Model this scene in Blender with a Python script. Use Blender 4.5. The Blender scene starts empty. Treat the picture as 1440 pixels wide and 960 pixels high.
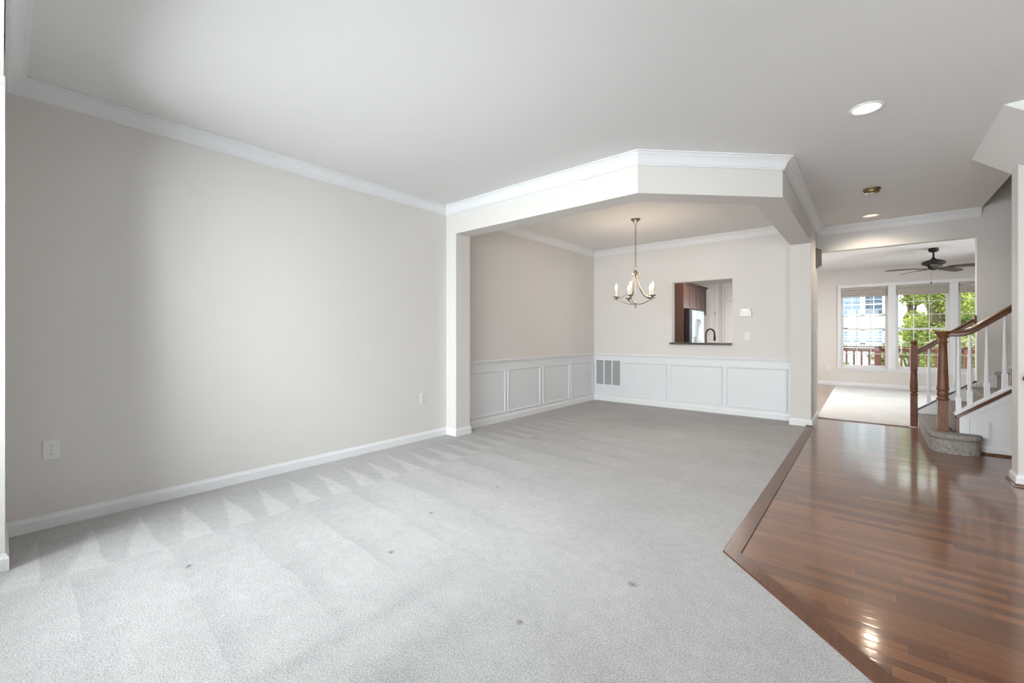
import bpy, bmesh, math, random
from mathutils import Vector, Matrix
random.seed(7)
S = bpy.context.scene
COL = S.collection
PI = math.pi
# ------------------------------------------------------------------ camera
cam_d = bpy.data.cameras.new('camera')
cam = bpy.data.objects.new('camera', cam_d); COL.objects.link(cam)
cam.location = (3.924, -0.024, 1.2034)
cam.rotation_euler = (PI/2, 0, math.radians(39.88))
cam_d.sensor_fit = 'HORIZONTAL'; cam_d.sensor_width = 36; cam_d.lens = 15.0
cam_d.shift_y = -0.00664
cam_d.clip_start = 0.02; cam_d.clip_end = 300
S.camera = cam
# ------------------------------------------------------------------ exposure / render look
S.view_settings.view_transform = 'Standard'
S.view_settings.look = 'None'
S.view_settings.gamma = 1
S.view_settings.use_curve_mapping = False
S.view_settings.exposure = 0.75
S.cycles.max_bounces = 10
S.cycles.diffuse_bounces = 6
S.cycles.glossy_bounces = 4
S.cycles.transparent_max_bounces = 12
S.cycles.sample_clamp_indirect = 6
S.cycles.caustics_reflective = False
S.cycles.caustics_refractive = False
S.cycles.use_denoising = True
S.cycles.denoising_prefilter = 'ACCURATE'
S.cycles.use_adaptive_sampling = False
# ------------------------------------------------------------------ sky
W = bpy.data.worlds.new('sky'); S.world = W; W.use_nodes = True
wn = W.node_tree; wn.nodes.clear()
wo = wn.nodes.new('ShaderNodeOutputWorld'); wb = wn.nodes.new('ShaderNodeBackground')
wb.inputs[0].default_value = (0.90, 0.96, 1.0, 1); wb.inputs[1].default_value = 3.0
wn.links.new(wb.outputs[0], wo.inputs[0])
# ------------------------------------------------------------------ lights
def area(name, loc, rot, sx, sy, power, color=(1, 1, 1), portal=False, spread=PI):
    d = bpy.data.lights.new(name, 'AREA'); d.shape = 'RECTANGLE'; d.size = sx; d.size_y = sy
    d.energy = power; d.color = color; d.spread = spread
    if portal: d.cycles.is_portal = True
    o = bpy.data.objects.new(name, d); COL.objects.link(o); o.location = loc; o.rotation_euler = rot
    return o
def sun(name, rot, strength, angle, color):
    d = bpy.data.lights.new(name, 'SUN'); d.energy = strength; d.angle = angle; d.color = color
    o = bpy.data.objects.new(name, d); COL.objects.link(o); o.rotation_euler = rot
    return o
# daylight through the bay window behind the camera
area('daylight_bay', (1.55, -1.63, 1.85), (PI/2-.62, 0, 0), 1.9, 2.1, 198, (0.94, 0.97, 1.0), spread=math.radians(165))
area('daylight_bay_right', (3.5, -1.63, 1.85), (PI/2-.62, 0, 0), 1.7, 2.1, 26, (0.94, 0.97, 1.0), spread=math.radians(165))
# daylight through the front door glass beside it
area('daylight_door', (5.45, -0.30, 1.30), (PI/2, 0, 0), 0.8, 1.9, 32, (0.97, 0.985, 1.0))
# fill light through an unseen side window added to the far room
area('fill_side', (6.62, 10.4, 1.40), (0, PI/2, 0), 1.75, 2.3, 36, (0.98, 0.985, 1.0))
# family-room daylight (sampling portals in the three windows)
for wx in (3.84, 4.81, 5.78):
    area('portal_family', (wx, 12.98, 1.365), (-PI/2, 0, 0), 0.84, 1.87, 1, portal=True)
# added fill lights that brighten the kitchen and family room
# fill through an added patio door, out of view
area('fill_patio', (2.3, 13.0, 1.10), (-PI/2, 0, 0), 1.05, 1.95, 58, (0.97, 0.985, 1.0))
area('kitchen_fill', (1.5, 9.6, 2.70), (0, 0, 0), 1.2, 1.2, 85, (1.0, 0.95, 0.88))  # unseen lamp added as kitchen fill
sun('sun', (math.radians(50), 0, math.radians(62)), 1.0, math.radians(3), (1.0, 0.97, 0.9))

# ------------------------------------------------------------------ materials
def lin(c):
    return tuple(((v/255)/12.92 if v/255 <= 0.04045 else ((v/255+0.055)/1.055)**2.4) for v in c) + (1.0,)
class NT:
    def __init__(s, name):
        s.m = bpy.data.materials.new(name); s.m.use_nodes = True
        s.t = s.m.node_tree; s.t.nodes.clear()
        s.out = s.t.nodes.new('ShaderNodeOutputMaterial')
    def n(s, typ, **kw):
        nd = s.t.nodes.new(typ)
        for k, v in kw.items(): setattr(nd, k, v)
        return nd
    def l(s, a, b): s.t.links.new(a, b)
    def val(s, sock, v):
        if hasattr(v, 'is_output'): s.l(v, sock)
        else: sock.default_value = v
    def math(s, op, a, b=0.0, c=None):
        nd = s.n('ShaderNodeMath', operation=op)
        s.val(nd.inputs[0], a); s.val(nd.inputs[1], b)
        if c is not None: s.val(nd.inputs[2], c)
        return nd.outputs[0]
    def mix(s, f, a, b):
        nd = s.n('ShaderNodeMix', data_type='RGBA')
        s.val(nd.inputs[0], f); s.val(nd.inputs[6], a); s.val(nd.inputs[7], b)
        return nd.outputs[2]
    def noise(s, vec, scale, detail=3, rough=0.5):
        nd = s.n('ShaderNodeTexNoise'); s.l(vec, nd.inputs['Vector'])
        nd.inputs['Scale'].default_value = scale; nd.inputs['Detail'].default_value = detail
        nd.inputs['Roughness'].default_value = rough
        return nd.outputs[0]
    def coords(s): return s.n('ShaderNodeTexCoord').outputs['Object']
    def mapping(s, vec, scale=(1, 1, 1), rot=(0, 0, 0)):
        nd = s.n('ShaderNodeMapping'); s.l(vec, nd.inputs[0])
        nd.inputs['Scale'].default_value = scale; nd.inputs['Rotation'].default_value = rot
        return nd.outputs[0]
    def sep(s, vec):
        nd = s.n('ShaderNodeSeparateXYZ'); s.l(vec, nd.inputs[0]); return nd.outputs
    def maprange(s, v, a, b, c, d, smooth=False):
        nd = s.n('ShaderNodeMapRange')
        if smooth: nd.interpolation_type = 'SMOOTHSTEP'
        s.val(nd.inputs[0], v)
        for i, x in enumerate((a, b, c, d)): s.val(nd.inputs[i+1], x)
        return nd.outputs[0]
    def bsdf(s, color, rough=0.5, metal=0.0, spec=0.5, coat=0.0, coat_rough=0.1, normal=None, emit=None, emit_s=0.0, sheen=0.0):
        b = s.n('ShaderNodeBsdfPrincipled')
        s.val(b.inputs['Base Color'], color); s.val(b.inputs['Roughness'], rough)
        b.inputs['Metallic'].default_value = metal; b.inputs['Specular IOR Level'].default_value = spec
        b.inputs['Coat Weight'].default_value = coat; b.inputs['Coat Roughness'].default_value = coat_rough
        b.inputs['Sheen Weight'].default_value = sheen
        if normal is not None:
            s.l(normal, b.inputs['Normal'])
        if emit is not None:
            b.inputs['Emission Color'].default_value = emit; b.inputs['Emission Strength'].default_value = emit_s
        s.l(b.outputs[0], s.out.inputs[0]); return b
    def bump(s, h, strength=0.2, dist=0.01):
        nd = s.n('ShaderNodeBump'); nd.inputs['Strength'].default_value = strength
        nd.inputs['Distance'].default_value = dist; s.l(h, nd.inputs['Height']); return nd.outputs[0]

def paint(name, c, rough=0.6, var=0.02, spec=0.3, bumpy=0.0, metal=0.0, scale=6):
    m = NT(name); v = m.coords(); nz = m.noise(v, scale, 3)
    a = lin(c); lo = tuple(x*(1-var) for x in a[:3])+(1,); hi = tuple(min(1, x*(1+var)) for x in a[:3])+(1,)
    col = m.mix(nz, lo, hi)
    nrm = None
    if bumpy: nrm = m.bump(m.noise(v, 180, 3), bumpy, 0.002)
    m.bsdf(col, rough, metal, spec, normal=nrm)
    return m.m
M = {}
M['wall'] = paint('greige_wall_paint', (217, 214, 211), 0.7, 0.012, 0.2, 0.05)
M['ceiling'] = paint('white_ceiling_paint', (226, 225, 224), 0.85, 0.01, 0.15, 0.05)
M['trim'] = paint('white_trim_paint', (228, 229, 231), 0.35, 0.01, 0.4)
M['wains'] = paint('white_wainscot_paint', (222, 224, 227), 0.4, 0.01, 0.35)
M['plastic'] = paint('white_plastic', (226, 226, 224), 0.35, 0.01, 0.45)
M['slot'] = paint('dark_slot', (45, 43, 42), 0.5, 0.05)
M['greyslot'] = paint('grey_vent_cavity', (120, 120, 122), 0.6, 0.05)
M['nickel'] = paint('brushed_nickel', (150, 138, 124), 0.28, 0.08, 0.5, metal=1.0, scale=40)
M['steel'] = paint('stainless_steel', (120, 126, 132), 0.42, 0.04, 0.5, metal=1.0, scale=30)
M['chrome'] = paint('bright_chrome', (205, 205, 208), 0.1, 0.02, 0.5, metal=1.0)
M['black'] = paint('black_enamel', (14, 13, 13), 0.35, 0.1)
M['bronze'] = paint('oil_rubbed_bronze', (20, 17, 16), 0.45, 0.15, 0.4)
M['brass'] = paint('aged_brass', (120, 105, 70), 0.35, 0.1, 0.5, metal=0.6)
M['chime'] = paint('silver_grey_enamel', (112, 108, 104), 0.35, 0.04, 0.5, metal=0.4)
M['candle'] = paint('ivory_candle_sleeve', (228, 222, 210), 0.5, 0.02)
M['blind'] = None
M['siding'] = None

def wood(name, c1, c2, rough=0.35, along=(1, 12, 12), coat=0.3, scale=6):
    m = NT(name); v = m.mapping(m.coords(), along)
    nz = m.noise(v, scale, 6, 0.65); fine = m.noise(v, scale*6, 3)
    f = m.math('ADD', m.math('MULTIPLY', nz, 0.75), m.math('MULTIPLY', fine, 0.25))
    f = m.maprange(f, 0.32, 0.68, 0, 1)
    m.bsdf(m.mix(f, lin(c1), lin(c2)), rough, coat=coat, coat_rough=0.15, normal=m.bump(fine, 0.05, 0.002))
    return m.m
M['oak_v'] = wood('stained_oak_upright', (74, 43, 26), (132, 84, 54), 0.5, (14, 14, 1.2), 0.08)
M['oak_h'] = wood('stained_oak_rail', (70, 42, 27), (120, 78, 52), 0.3, (1.2, 14, 14))
M['oak_y'] = wood('stained_oak_border', (76, 46, 32), (110, 70, 48), 0.32, (14, 1.2, 14), 0.0)
M['cherry'] = wood('cherry_cabinet', (44, 20, 12), (62, 32, 19), 0.45, (14, 14, 1.2), 0.05)
M['deckwood'] = wood('red_brown_deck_stain', (92, 54, 42), (116, 72, 58), 0.7, (6, 6, 2), 0.0)
M['fanwood'] = wood('dark_walnut_blade', (44, 35, 31), (62, 50, 44), 0.5, (6, 6, 6), 0.1)

# hardwood floor: narrow strips laid along x, each strip its own tone
def hardwood():
    m = NT('oak_strip_floor'); v = m.coords(); x, y, z = m.sep(v)
    wdt = 0.057
    ry = m.math('DIVIDE', y, wdt); row = m.math('FLOOR', ry); fy = m.math('FRACT', ry)
    wn1 = m.n('ShaderNodeTexWhiteNoise', noise_dimensions='1D'); m.l(row, wn1.inputs['W'])
    px = m.math('ADD', m.math('DIVIDE', x, 0.95), m.math('MULTIPLY', wn1.outputs[0], 7.0))
    pi_ = m.math('FLOOR', px); fx = m.math('FRACT', px)
    cmb = m.n('ShaderNodeCombineXYZ'); m.l(row, cmb.inputs[0]); m.l(pi_, cmb.inputs[1])
    wn2 = m.n('ShaderNodeTexWhiteNoise', noise_dimensions='2D'); m.l(cmb.outputs[0], wn2.inputs['Vector'])
    rnd = wn2.outputs[0]
    # grain, shifted plank by plank
    cg = m.n('ShaderNodeCombineXYZ')
    m.l(m.math('ADD', m.math('MULTIPLY', x, 1.6), m.math('MULTIPLY', rnd, 37.0)), cg.inputs[0])
    m.l(m.math('MULTIPLY', y, 34.0), cg.inputs[1]); m.l(m.math('MULTIPLY', rnd, 11.0), cg.inputs[2])
    g1 = m.noise(cg.outputs[0], 3.0, 5, 0.6)
    g2 = m.noise(cg.outputs[0], 14.0, 3, 0.6)
    tone = m.math('ADD', m.math('MULTIPLY', rnd, 0.40), m.math('ADD', m.math('MULTIPLY', g1, 0.50), m.math('MULTIPLY', g2, 0.18)))
    tone = m.maprange(tone, 0.18, 0.95, 0, 1)
    ramp = m.n('ShaderNodeValToRGB'); m.l(tone, ramp.inputs[0])
    e = ramp.color_ramp.elements
    e[0].position = 0; e[0].color = lin((78, 46, 30)); e[1].position = 1; e[1].color = lin((150, 101, 64))
    q = e.new(0.5); q.color = lin((112, 70, 44))
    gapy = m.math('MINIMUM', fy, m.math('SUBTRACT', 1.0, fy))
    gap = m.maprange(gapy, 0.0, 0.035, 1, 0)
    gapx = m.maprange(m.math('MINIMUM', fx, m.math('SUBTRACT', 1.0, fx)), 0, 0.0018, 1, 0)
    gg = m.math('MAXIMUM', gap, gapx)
    gap_glint_col = m.mix(m.math('GREATER_THAN', wn1.outputs[0], 0.45), lin((46, 27, 18)), lin((168, 128, 96)))  # dark joints; the pale ones paint bevel highlights into the colour
    col = m.mix(m.math('MULTIPLY', gg, 0.75), ramp.outputs[0], gap_glint_col)
    crown = m.maprange(gapy, 0.0, 0.16, 0, 1, True)
    tilt = m.math('MULTIPLY', m.math('SUBTRACT', fy, 0.5), m.math('SUBTRACT', rnd, 0.5))
    hgt = m.math('ADD', m.math('MULTIPLY', crown, 0.45), m.math('ADD', m.math('MULTIPLY', tilt, 1.8), m.math('MULTIPLY', m.noise(v, 5, 2), 0.9)))
    nrm = m.bump(hgt, 0.25, 0.0009)
    b_ = m.bsdf(col, m.maprange(g2, 0.3, 0.7, 0.276, 0.30), spec=0.28, coat=0.8, coat_rough=0.10, normal=nrm); b_.inputs['Coat IOR'].default_value = 1.6; m.l(nrm, b_.inputs['Coat Normal'])
    return m.m
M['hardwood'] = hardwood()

# cut-pile carpet with vacuum strokes along the wall and a few furniture dents
def carpet(name, base, strokes=True):
    m = NT(name); v = m.coords(); x, y, z = m.sep(v)
    fine = m.noise(v, 260, 2, 0.6); mid = m.noise(v, 130, 2, 0.6); big = m.noise(v, 2.4, 4, 0.6)
    fine = m.maprange(fine, 0.30, 0.70, -0.5, 0.5); mid = m.maprange(mid, 0.30, 0.70, -0.5, 0.5)
    grain = m.math('ADD', m.math('MULTIPLY', fine, 0.40), m.math('MULTIPLY', mid, 0.32))
    t = m.math('ADD', grain, m.math('ADD', m.math('MULTIPLY', m.math('SUBTRACT', big, 0.5), 0.22), m.math('MULTIPLY', m.math('SUBTRACT', m.noise(v, 17, 3, 0.6), 0.5), 0.20)))
    if strokes:
        wob = m.math('MULTIPLY', m.math('SUBTRACT', m.noise(v, 1.6, 2), 0.5), 0.10)
        jit = m.math('MULTIPLY', m.math('SUBTRACT', m.noise(v, 22, 3), 0.5), 0.022)
        xx = m.math('ADD', m.math('ADD', x, wob), jit); yw = m.math('ADD', m.math('ADD', y, wob), jit)
        # first row beside the wall: pale triangles, narrow at the wall, wide away from it
        f1 = m.math('FRACT', m.math('DIVIDE', m.math('SUBTRACT', yw, 0.80), 0.233))
        w1 = m.math('MULTIPLY', m.math('DIVIDE', m.math('SUBTRACT', x, 0.20), 0.62), 0.62)
        tri = m.maprange(m.math('ADD', f1, w1), 0.95, 1.05, 0, 1)
        tri = m.math('MULTIPLY', tri, m.maprange(f1, 0.97, 1.0, 1, 0))
        in1 = m.math('MULTIPLY', m.maprange(x, 0.14, 0.26, 0, 1), m.maprange(xx, 0.83, 0.87, 1, 0))
        s1 = m.math('MULTIPLY', m.math('MULTIPLY', m.math('SUBTRACT', tri, 0.35), in1), 0.12)
        # second row: long strokes reaching into the room, each with one crisp edge
        f2 = m.math('FRACT', m.math('DIVIDE', m.math('ADD', m.math('SUBTRACT', yw, 0.62), m.math('MULTIPLY', x, 0.05)), 0.37))
        dk = m.maprange(f2, 0.0, m.maprange(x, 0.9, 2.2, 0.75, 0.15), 1, 0)
        in2 = m.math('MULTIPLY', m.maprange(xx, 0.86, 0.92, 0, 1), m.maprange(xx, 2.15, 2.30, 1, 0))
        s2 = m.math('MULTIPLY', m.math('MULTIPLY', m.math('SUBTRACT', 0.30, dk), in2), m.maprange(m.noise(v, 1.3, 1), 0.35, 0.65, 0.02, 0.10))
        # bands along the room in front of the bay
        b1 = m.maprange(m.math('ABSOLUTE', m.math('SUBTRACT', xx, 2.31)), 0.0, 0.07, 1, 0)
        b2 = m.maprange(m.math('ABSOLUTE', m.math('SUBTRACT', xx, 2.66)), 0.02, 0.16, 1, 0)
        s3 = m.math('MULTIPLY', m.math('MULTIPLY', m.math('ADD', m.math('MULTIPLY', b1, 0.8), b2), m.maprange(y, 0.8, 1.7, 1, 0)), -0.10)
        fadey = m.maprange(y, 3.6, 6.0, 1, 0.3)
        t = m.math('ADD', t, m.math('MULTIPLY', m.math('ADD', s1, m.math('ADD', s2, s3)), fadey))
        for (dx, dy, r) in [(1.895, 1.36, 0.024), (1.656, 1.836, 0.020), (3.054, 1.925, 0.032), (2.805, 1.367, 0.022), (1.67, 2.498, 0.020), (1.21, 0.60, 0.02)]:
            d = m.n('ShaderNodeVectorMath', operation='DISTANCE'); m.l(v, d.inputs[0]); d.inputs[1].default_value = (dx, dy, 0)
            dd = m.math('ADD', d.outputs['Value'], m.math('MULTIPLY', m.math('SUBTRACT', m.noise(v, 40, 2), 0.5), 0.05))
            t = m.math('SUBTRACT', t, m.maprange(dd, 0, r, 0.40, 0))
    f = m.math('ADD', t, 0.5)
    b = lin(base); lo = tuple(c*0.35 for c in b[:3])+(1,); hi = tuple(min(1, c*1.65) for c in b[:3])+(1,)
    m.bsdf(m.mix(f, lo, hi), 0.95, spec=0.05, normal=m.bump(grain, 0.22, 0.004))
    return m.m
M['carpet'] = carpet('pale_grey_pile_carpet', (177, 176, 176))
M['carpet_family'] = carpet('cream_family_carpet', (212, 208, 204), False)
def stair_carpet():
    m = NT('taupe_stair_carpet'); v = m.coords()
    fine = m.noise(v, 260, 3, 0.7); mid = m.noise(v, 45, 4, 0.65)
    t = m.math('ADD', m.math('MULTIPLY', fine, 0.5), m.math('MULTIPLY', mid, 0.5))
    m.bsdf(m.mix(m.maprange(t, 0.34, 0.66, 0, 1), lin((104, 99, 95)), lin((186, 181, 176))), 0.95, spec=0.08,
           normal=m.bump(t, 0.8, 0.012), sheen=0.1)
    return m.m
M['stair_carpet'] = stair_carpet()
def granite():
    m = NT('dark_granite'); v = m.coords()
    m.bsdf(m.mix(m.maprange(m.noise(v, 120, 4, 0.7), 0.4, 0.62, 0, 1), lin((40, 37, 36)), lin((112, 106, 102))), 0.15)
    return m.m
M['granite'] = granite()
M['louvre'] = paint('light_grey_louvre', (176, 177, 180), 0.5, 0.03)
def blindmat():
    m = NT('taupe_blind_slat'); v = m.mapping(m.coords(), (2, 2, 60))
    m.bsdf(m.mix(m.noise(v, 8, 2), lin((168, 158, 150)), lin((200, 192, 184))), 0.6)
    return m.m
M['blind'] = blindmat()
def siding():
    m = NT('white_lap_siding'); v = m.coords(); x, y, z = m.sep(v)
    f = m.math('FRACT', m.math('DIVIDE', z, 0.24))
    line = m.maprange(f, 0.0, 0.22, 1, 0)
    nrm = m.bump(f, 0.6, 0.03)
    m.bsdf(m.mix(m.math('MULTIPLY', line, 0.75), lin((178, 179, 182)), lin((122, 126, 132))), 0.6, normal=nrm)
    return m.m
M['siding'] = siding()
def glass():
    m = NT('window_glass')
    tr = m.n('ShaderNodeBsdfTransparent'); tr.inputs[0].default_value = (0.97, 0.985, 0.98, 1)
    gl = m.n('ShaderNodeBsdfGlossy'); gl.inputs['Roughness'].default_value = 0.02
    fr = m.n('ShaderNodeFresnel'); fr.inputs[0].default_value = 1.45
    nz = m.noise(m.coords(), 3, 1)
    mx = m.n('ShaderNodeMixShader'); m.l(m.math('MULTIPLY', fr.outputs[0], m.maprange(nz, 0, 1, 0.85, 1)), mx.inputs[0])
    m.l(tr.outputs[0], mx.inputs[1]); m.l(gl.outputs[0], mx.inputs[2]); m.l(mx.outputs[0], m.out.inputs[0])
    return m.m
M['glass'] = glass()
M['houseglass'] = paint('dim_house_window', (118, 138, 156), 0.35, 0.15, 0.3, scale=2)
M['houseglass_dark'] = paint('dark_house_window', (66, 82, 100), 0.35, 0.2, 0.3, scale=2)
def glow(name, c, s):
    m = NT(name); nz = m.noise(m.coords(), 20, 1)
    em = m.n('ShaderNodeEmission'); m.l(m.mix(nz, lin(c), lin(tuple(min(255, q+4) for q in c))), em.inputs[0])
    em.inputs[1].default_value = s; m.l(em.outputs[0], m.out.inputs[0]); return m.m
M['bulb'] = glow('warm_lamp_glow', (255, 236, 205), 2.2)
M['flame'] = glow('candle_bulb_glow', (255, 240, 214), 2.2)
def leafmat(name, cols):
    m = NT(name)
    oi = m.n('ShaderNodeNewGeometry'); v = m.coords()
    r = m.n('ShaderNodeValToRGB'); m.l(oi.outputs['Random Per Island'], r.inputs[0])
    e = r.color_ramp.elements
    e[0].color = lin(cols[0]); e[1].color = lin(cols[-1])
    for i, c in enumerate(cols[1:-1]): q = e.new((i+1)/(len(cols)-1)); q.color = lin(c)
    col = m.mix(m.maprange(m.noise(v, 1.1, 3), 0.3, 0.7, 0, 0.45), r.outputs[0], lin(cols[0]))
    d = m.n('ShaderNodeBsdfDiffuse'); m.l(col, d.inputs[0])
    tl = m.n('ShaderNodeBsdfTranslucent'); m.l(col, tl.inputs[0])
    mx = m.n('ShaderNodeMixShader'); mx.inputs[0].default_value = 0.35
    m.l(d.outputs[0], mx.inputs[1]); m.l(tl.outputs[0], mx.inputs[2]); m.l(mx.outputs[0], m.out.inputs[0]); return m.m
M['leaf_a'] = leafmat('yellow_green_leaves', [(96, 112, 58), (150, 164, 84), (186, 196, 104), (214, 210, 136)])
M['leaf_b'] = leafmat('mid_green_leaves', [(78, 98, 56), (124, 146, 84), (158, 176, 102), (190, 198, 130)])
M['leaf_c'] = leafmat('olive_shrub_leaves', [(116, 122, 80), (150, 156, 102), (180, 178, 132), (204, 190, 158)])
M['bark'] = paint('grey_brown_bark', (92, 78, 66), 0.9, 0.3)
M['grass'] = paint('lawn_grass', (112, 122, 84), 0.95, 0.25, 0.1, scale=3)

# ------------------------------------------------------------------ mesh helpers
class MB:
    def __init__(s): s.v = []; s.f = []; s.sm = []
    def add(s, vs, fs, smooth=False):
        o = len(s.v); s.v += [tuple(p) for p in vs]
        for f in fs: s.f.append(tuple(i+o for i in f)); s.sm.append(smooth)
    def box(s, a, b, mat=None):
        x0, y0, z0 = a; x1, y1, z1 = b
        vs = [(x0,y0,z0),(x1,y0,z0),(x1,y1,z0),(x0,y1,z0),(x0,y0,z1),(x1,y0,z1),(x1,y1,z1),(x0,y1,z1)]
        if mat is not None: vs = [tuple(mat @ Vector(p)) for p in vs]
        s.add(vs, [(0,3,2,1),(4,5,6,7),(0,1,5,4),(1,2,6,5),(2,3,7,6),(3,0,4,7)])
        return s
    def prism(s, poly, z0, z1):
        n = len(poly); vs = [(x,y,z0) for x,y in poly]+[(x,y,z1) for x,y in poly]
        fs = [tuple(reversed(range(n))), tuple(range(n,2*n))]+[(i,(i+1)%n,(i+1)%n+n,i+n) for i in range(n)]
        s.add(vs, fs); return s
    def prism_y(s, poly, y0, y1):      # polygon in x-z, extruded along y
        n = len(poly); vs = [(x,y0,z) for x,z in poly]+[(x,y1,z) for x,z in poly]
        fs = [tuple(range(n)), tuple(reversed(range(n,2*n)))]+[(i,i+n,(i+1)%n+n,(i+1)%n) for i in range(n)]
        s.add(vs, fs); return s
    def lathe(s, prof, c=(0,0,0), n=20, smooth=True, axis='z', cap=True, sx=1.0):
        vs = []; fs = []
        for r, h in prof:
            for i in range(n):
                a = 2*PI*i/n; p = (r*math.cos(a)*sx, r*math.sin(a), h)
                if axis == 'x': p = (p[2], p[0], p[1])
                if axis == 'y': p = (p[0], p[2], p[1])
                vs.append((c[0]+p[0], c[1]+p[1], c[2]+p[2]))
        for k in range(len(prof)-1):
            for i in range(n):
                j = (i+1)%n; fs.append((k*n+i, k*n+j, (k+1)*n+j, (k+1)*n+i))
        s.add(vs, fs, smooth)
        if cap:
            s.add(vs[:n], [tuple(reversed(range(n)))]); s.add(vs[-n:], [tuple(range(n))])
        return s
    def tube(s, pts, r, n=8, smooth=True, cap=True):
        pts = [Vector(p) for p in pts]; rs = r if isinstance(r, (list, tuple)) else [r]*len(pts)
        vs = []; fs = []; up = None
        for k, p in enumerate(pts):
            d = (pts[min(k+1, len(pts)-1)]-pts[max(k-1, 0)]).normalized()
            if up is None:
                up = Vector((0,0,1)) if abs(d.z) < 0.9 else Vector((1,0,0))
            a = d.cross(up).normalized(); b = a.cross(d).normalized(); up = b
            for i in range(n):
                t = 2*PI*i/n; vs.append(p+a*(rs[k]*math.cos(t))+b*(rs[k]*math.sin(t)))
        for k in range(len(pts)-1):
            for i in range(n):
                j = (i+1)%n; fs.append((k*n+i, (k+1)*n+i, (k+1)*n+j, k*n+j))
        s.add(vs, fs, smooth)
        if cap:
            s.add(vs[:n], [tuple(range(n))]); s.add(vs[-n:], [tuple(reversed(range(n)))])
        return s
    def sweep(s, line, prof, z=0.0, smooth=False, caps=True):
        """profile (out, up) carried along a plan polyline with mitred corners; out is to the right of travel"""
        L = [Vector(p) for p in line]; n = len(prof); vs = []; fs = []
        for k, p in enumerate(L):
            def nr(a, b):
                d = (b-a).normalized(); return Vector((d.y, -d.x))
            if k == 0: off = nr(L[0], L[1])
            elif k == len(L)-1: off = nr(L[-2], L[-1])
            else:
                a, b = nr(L[k-1], p), nr(p, L[k+1]); mm = (a+b).normalized(); off = mm/max(0.2, mm.dot(a))
            for u, w in prof: vs.append((p.x+off.x*u, p.y+off.y*u, z+w))
        for k in range(len(L)-1):
            for i in range(n):
                j = (i+1)%n; fs.append((k*n+i, (k+1)*n+i, (k+1)*n+j, k*n+j))
        if caps:
            fs.append(tuple(range(n))); fs.append(tuple(reversed(range((len(L)-1)*n, len(L)*n))))
        s.add(vs, fs, smooth); return s
    def rail(s, path, prof, y):
        """cross-section (side, normal) carried along an x-z path in the plane of constant y"""
        P = [Vector(p) for p in path]; n = len(prof); vs = []; fs = []
        for k, p in enumerate(P):
            d = (P[min(k+1, len(P)-1)]-P[max(k-1, 0)]).normalized(); nn = Vector((-d.y, d.x))
            for a, b in prof: vs.append((p.x+nn.x*b, y+a, p.y+nn.y*b))
        for k in range(len(P)-1):
            for i in range(n):
                j = (i+1)%n; fs.append((k*n+i, k*n+j, (k+1)*n+j, (k+1)*n+i))
        fs.append(tuple(range(n))); fs.append(tuple(reversed(range((len(P)-1)*n, len(P)*n))))
        s.add(vs, fs, False); return s
    def build(s, name, mat, parent=None, bevel=0.0, loc=None, seg=2):
        me = bpy.data.meshes.new(name); me.from_pydata(s.v, [], s.f)
        me.polygons.foreach_set('use_smooth', s.sm)
        bm = bmesh.new(); bm.from_mesh(me); bmesh.ops.recalc_face_normals(bm, faces=bm.faces); bm.to_mesh(me); bm.free()
        me.materials.append(mat); me.update()
        o = bpy.data.objects.new(name, me); COL.objects.link(o)
        if parent is not None: o.parent = parent
        if loc is not None: o.location = loc
        if bevel:
            b = o.modifiers.new('bevel', 'BEVEL'); b.width = bevel; b.segments = seg; b.limit_method = 'ANGLE'; b.angle_limit = 0.7
        return o
def tag(o, label, cat, group=None, kind=None):
    o['label'] = label; o['category'] = cat
    if group: o['group'] = group
    if kind: o['kind'] = kind
    return o
def struct(o, label=None):
    o['kind'] = 'structure'
    if label: o['label'] = label
    return o
def empty(name, loc=(0,0,0), rz=0.0):
    o = bpy.data.objects.new(name, None); COL.objects.link(o); o.location = loc; o.rotation_euler = (0,0,rz)
    o.empty_display_size = 0.1
    return o

# ------------------------------------------------------------------ dimensions
H = 2.74; YF = -0.012; YB = 3.4335; TH = 0.228; XP = 0.1705; HH = 2.404
X1 = 2.425; XH = 3.348; Y2 = 4.356; YP = 6.764; YD = 7.053; YH = 7.60; YH2 = 7.72; YE = 12.75; XI = 3.12
XR = 6.5
# ------------------------------------------------------------------ floors
hw = MB()
def flat(mb, poly, z0=-0.12, z1=0.0): mb.prism(poly, z0, z1)
flat(hw, [(5.859,YF),(XR,YF),(XR,7.56),(XH+0.0,7.56),(XH,YP),(3.303,YP),(3.303,2.544)])
flat(hw, [(0,YD+0.12),(XH,YD+0.12),(XH,YE),(0,YE)])
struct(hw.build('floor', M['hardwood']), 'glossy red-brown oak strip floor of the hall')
cp = MB()
flat(cp, [(.54,-.80),(4.6,-.80),(4.6,YF),(5.859,YF),(3.303,2.544),(3.303,YP),(XI,YP),(XI,YD),(0,YD),(0,YF),(.54,YF)])
struct(cp.build('floor_carpet', M['carpet']), 'pale grey wall-to-wall carpet with vacuum marks')
fc = MB(); flat(fc, [(XH,7.56),(XR,7.56),(XR,YE),(XH-.02,YE)], -0.12, 0.006)
struct(fc.build('floor_family_carpet', M['carpet_family']), 'pale carpet of the far sunny room')
bd = MB()
bd.sweep([(5.859,YF),(3.303,2.544),(3.303,YP)], [(0,-.02),(0,.005),(.004,.0075),(.083,.0075),(.086,.002),(.086,-.02)])
struct(bd.build('trim_1', M['oak_y']), 'dark oak border strip between carpet and wood floor')
bt = MB(); bt.box((XH,7.535,-.02),(4.33,7.575,.010))
struct(bt.build('trim_2', M['oak_h'], bevel=.003), 'oak threshold strip at the far carpet')

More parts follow.
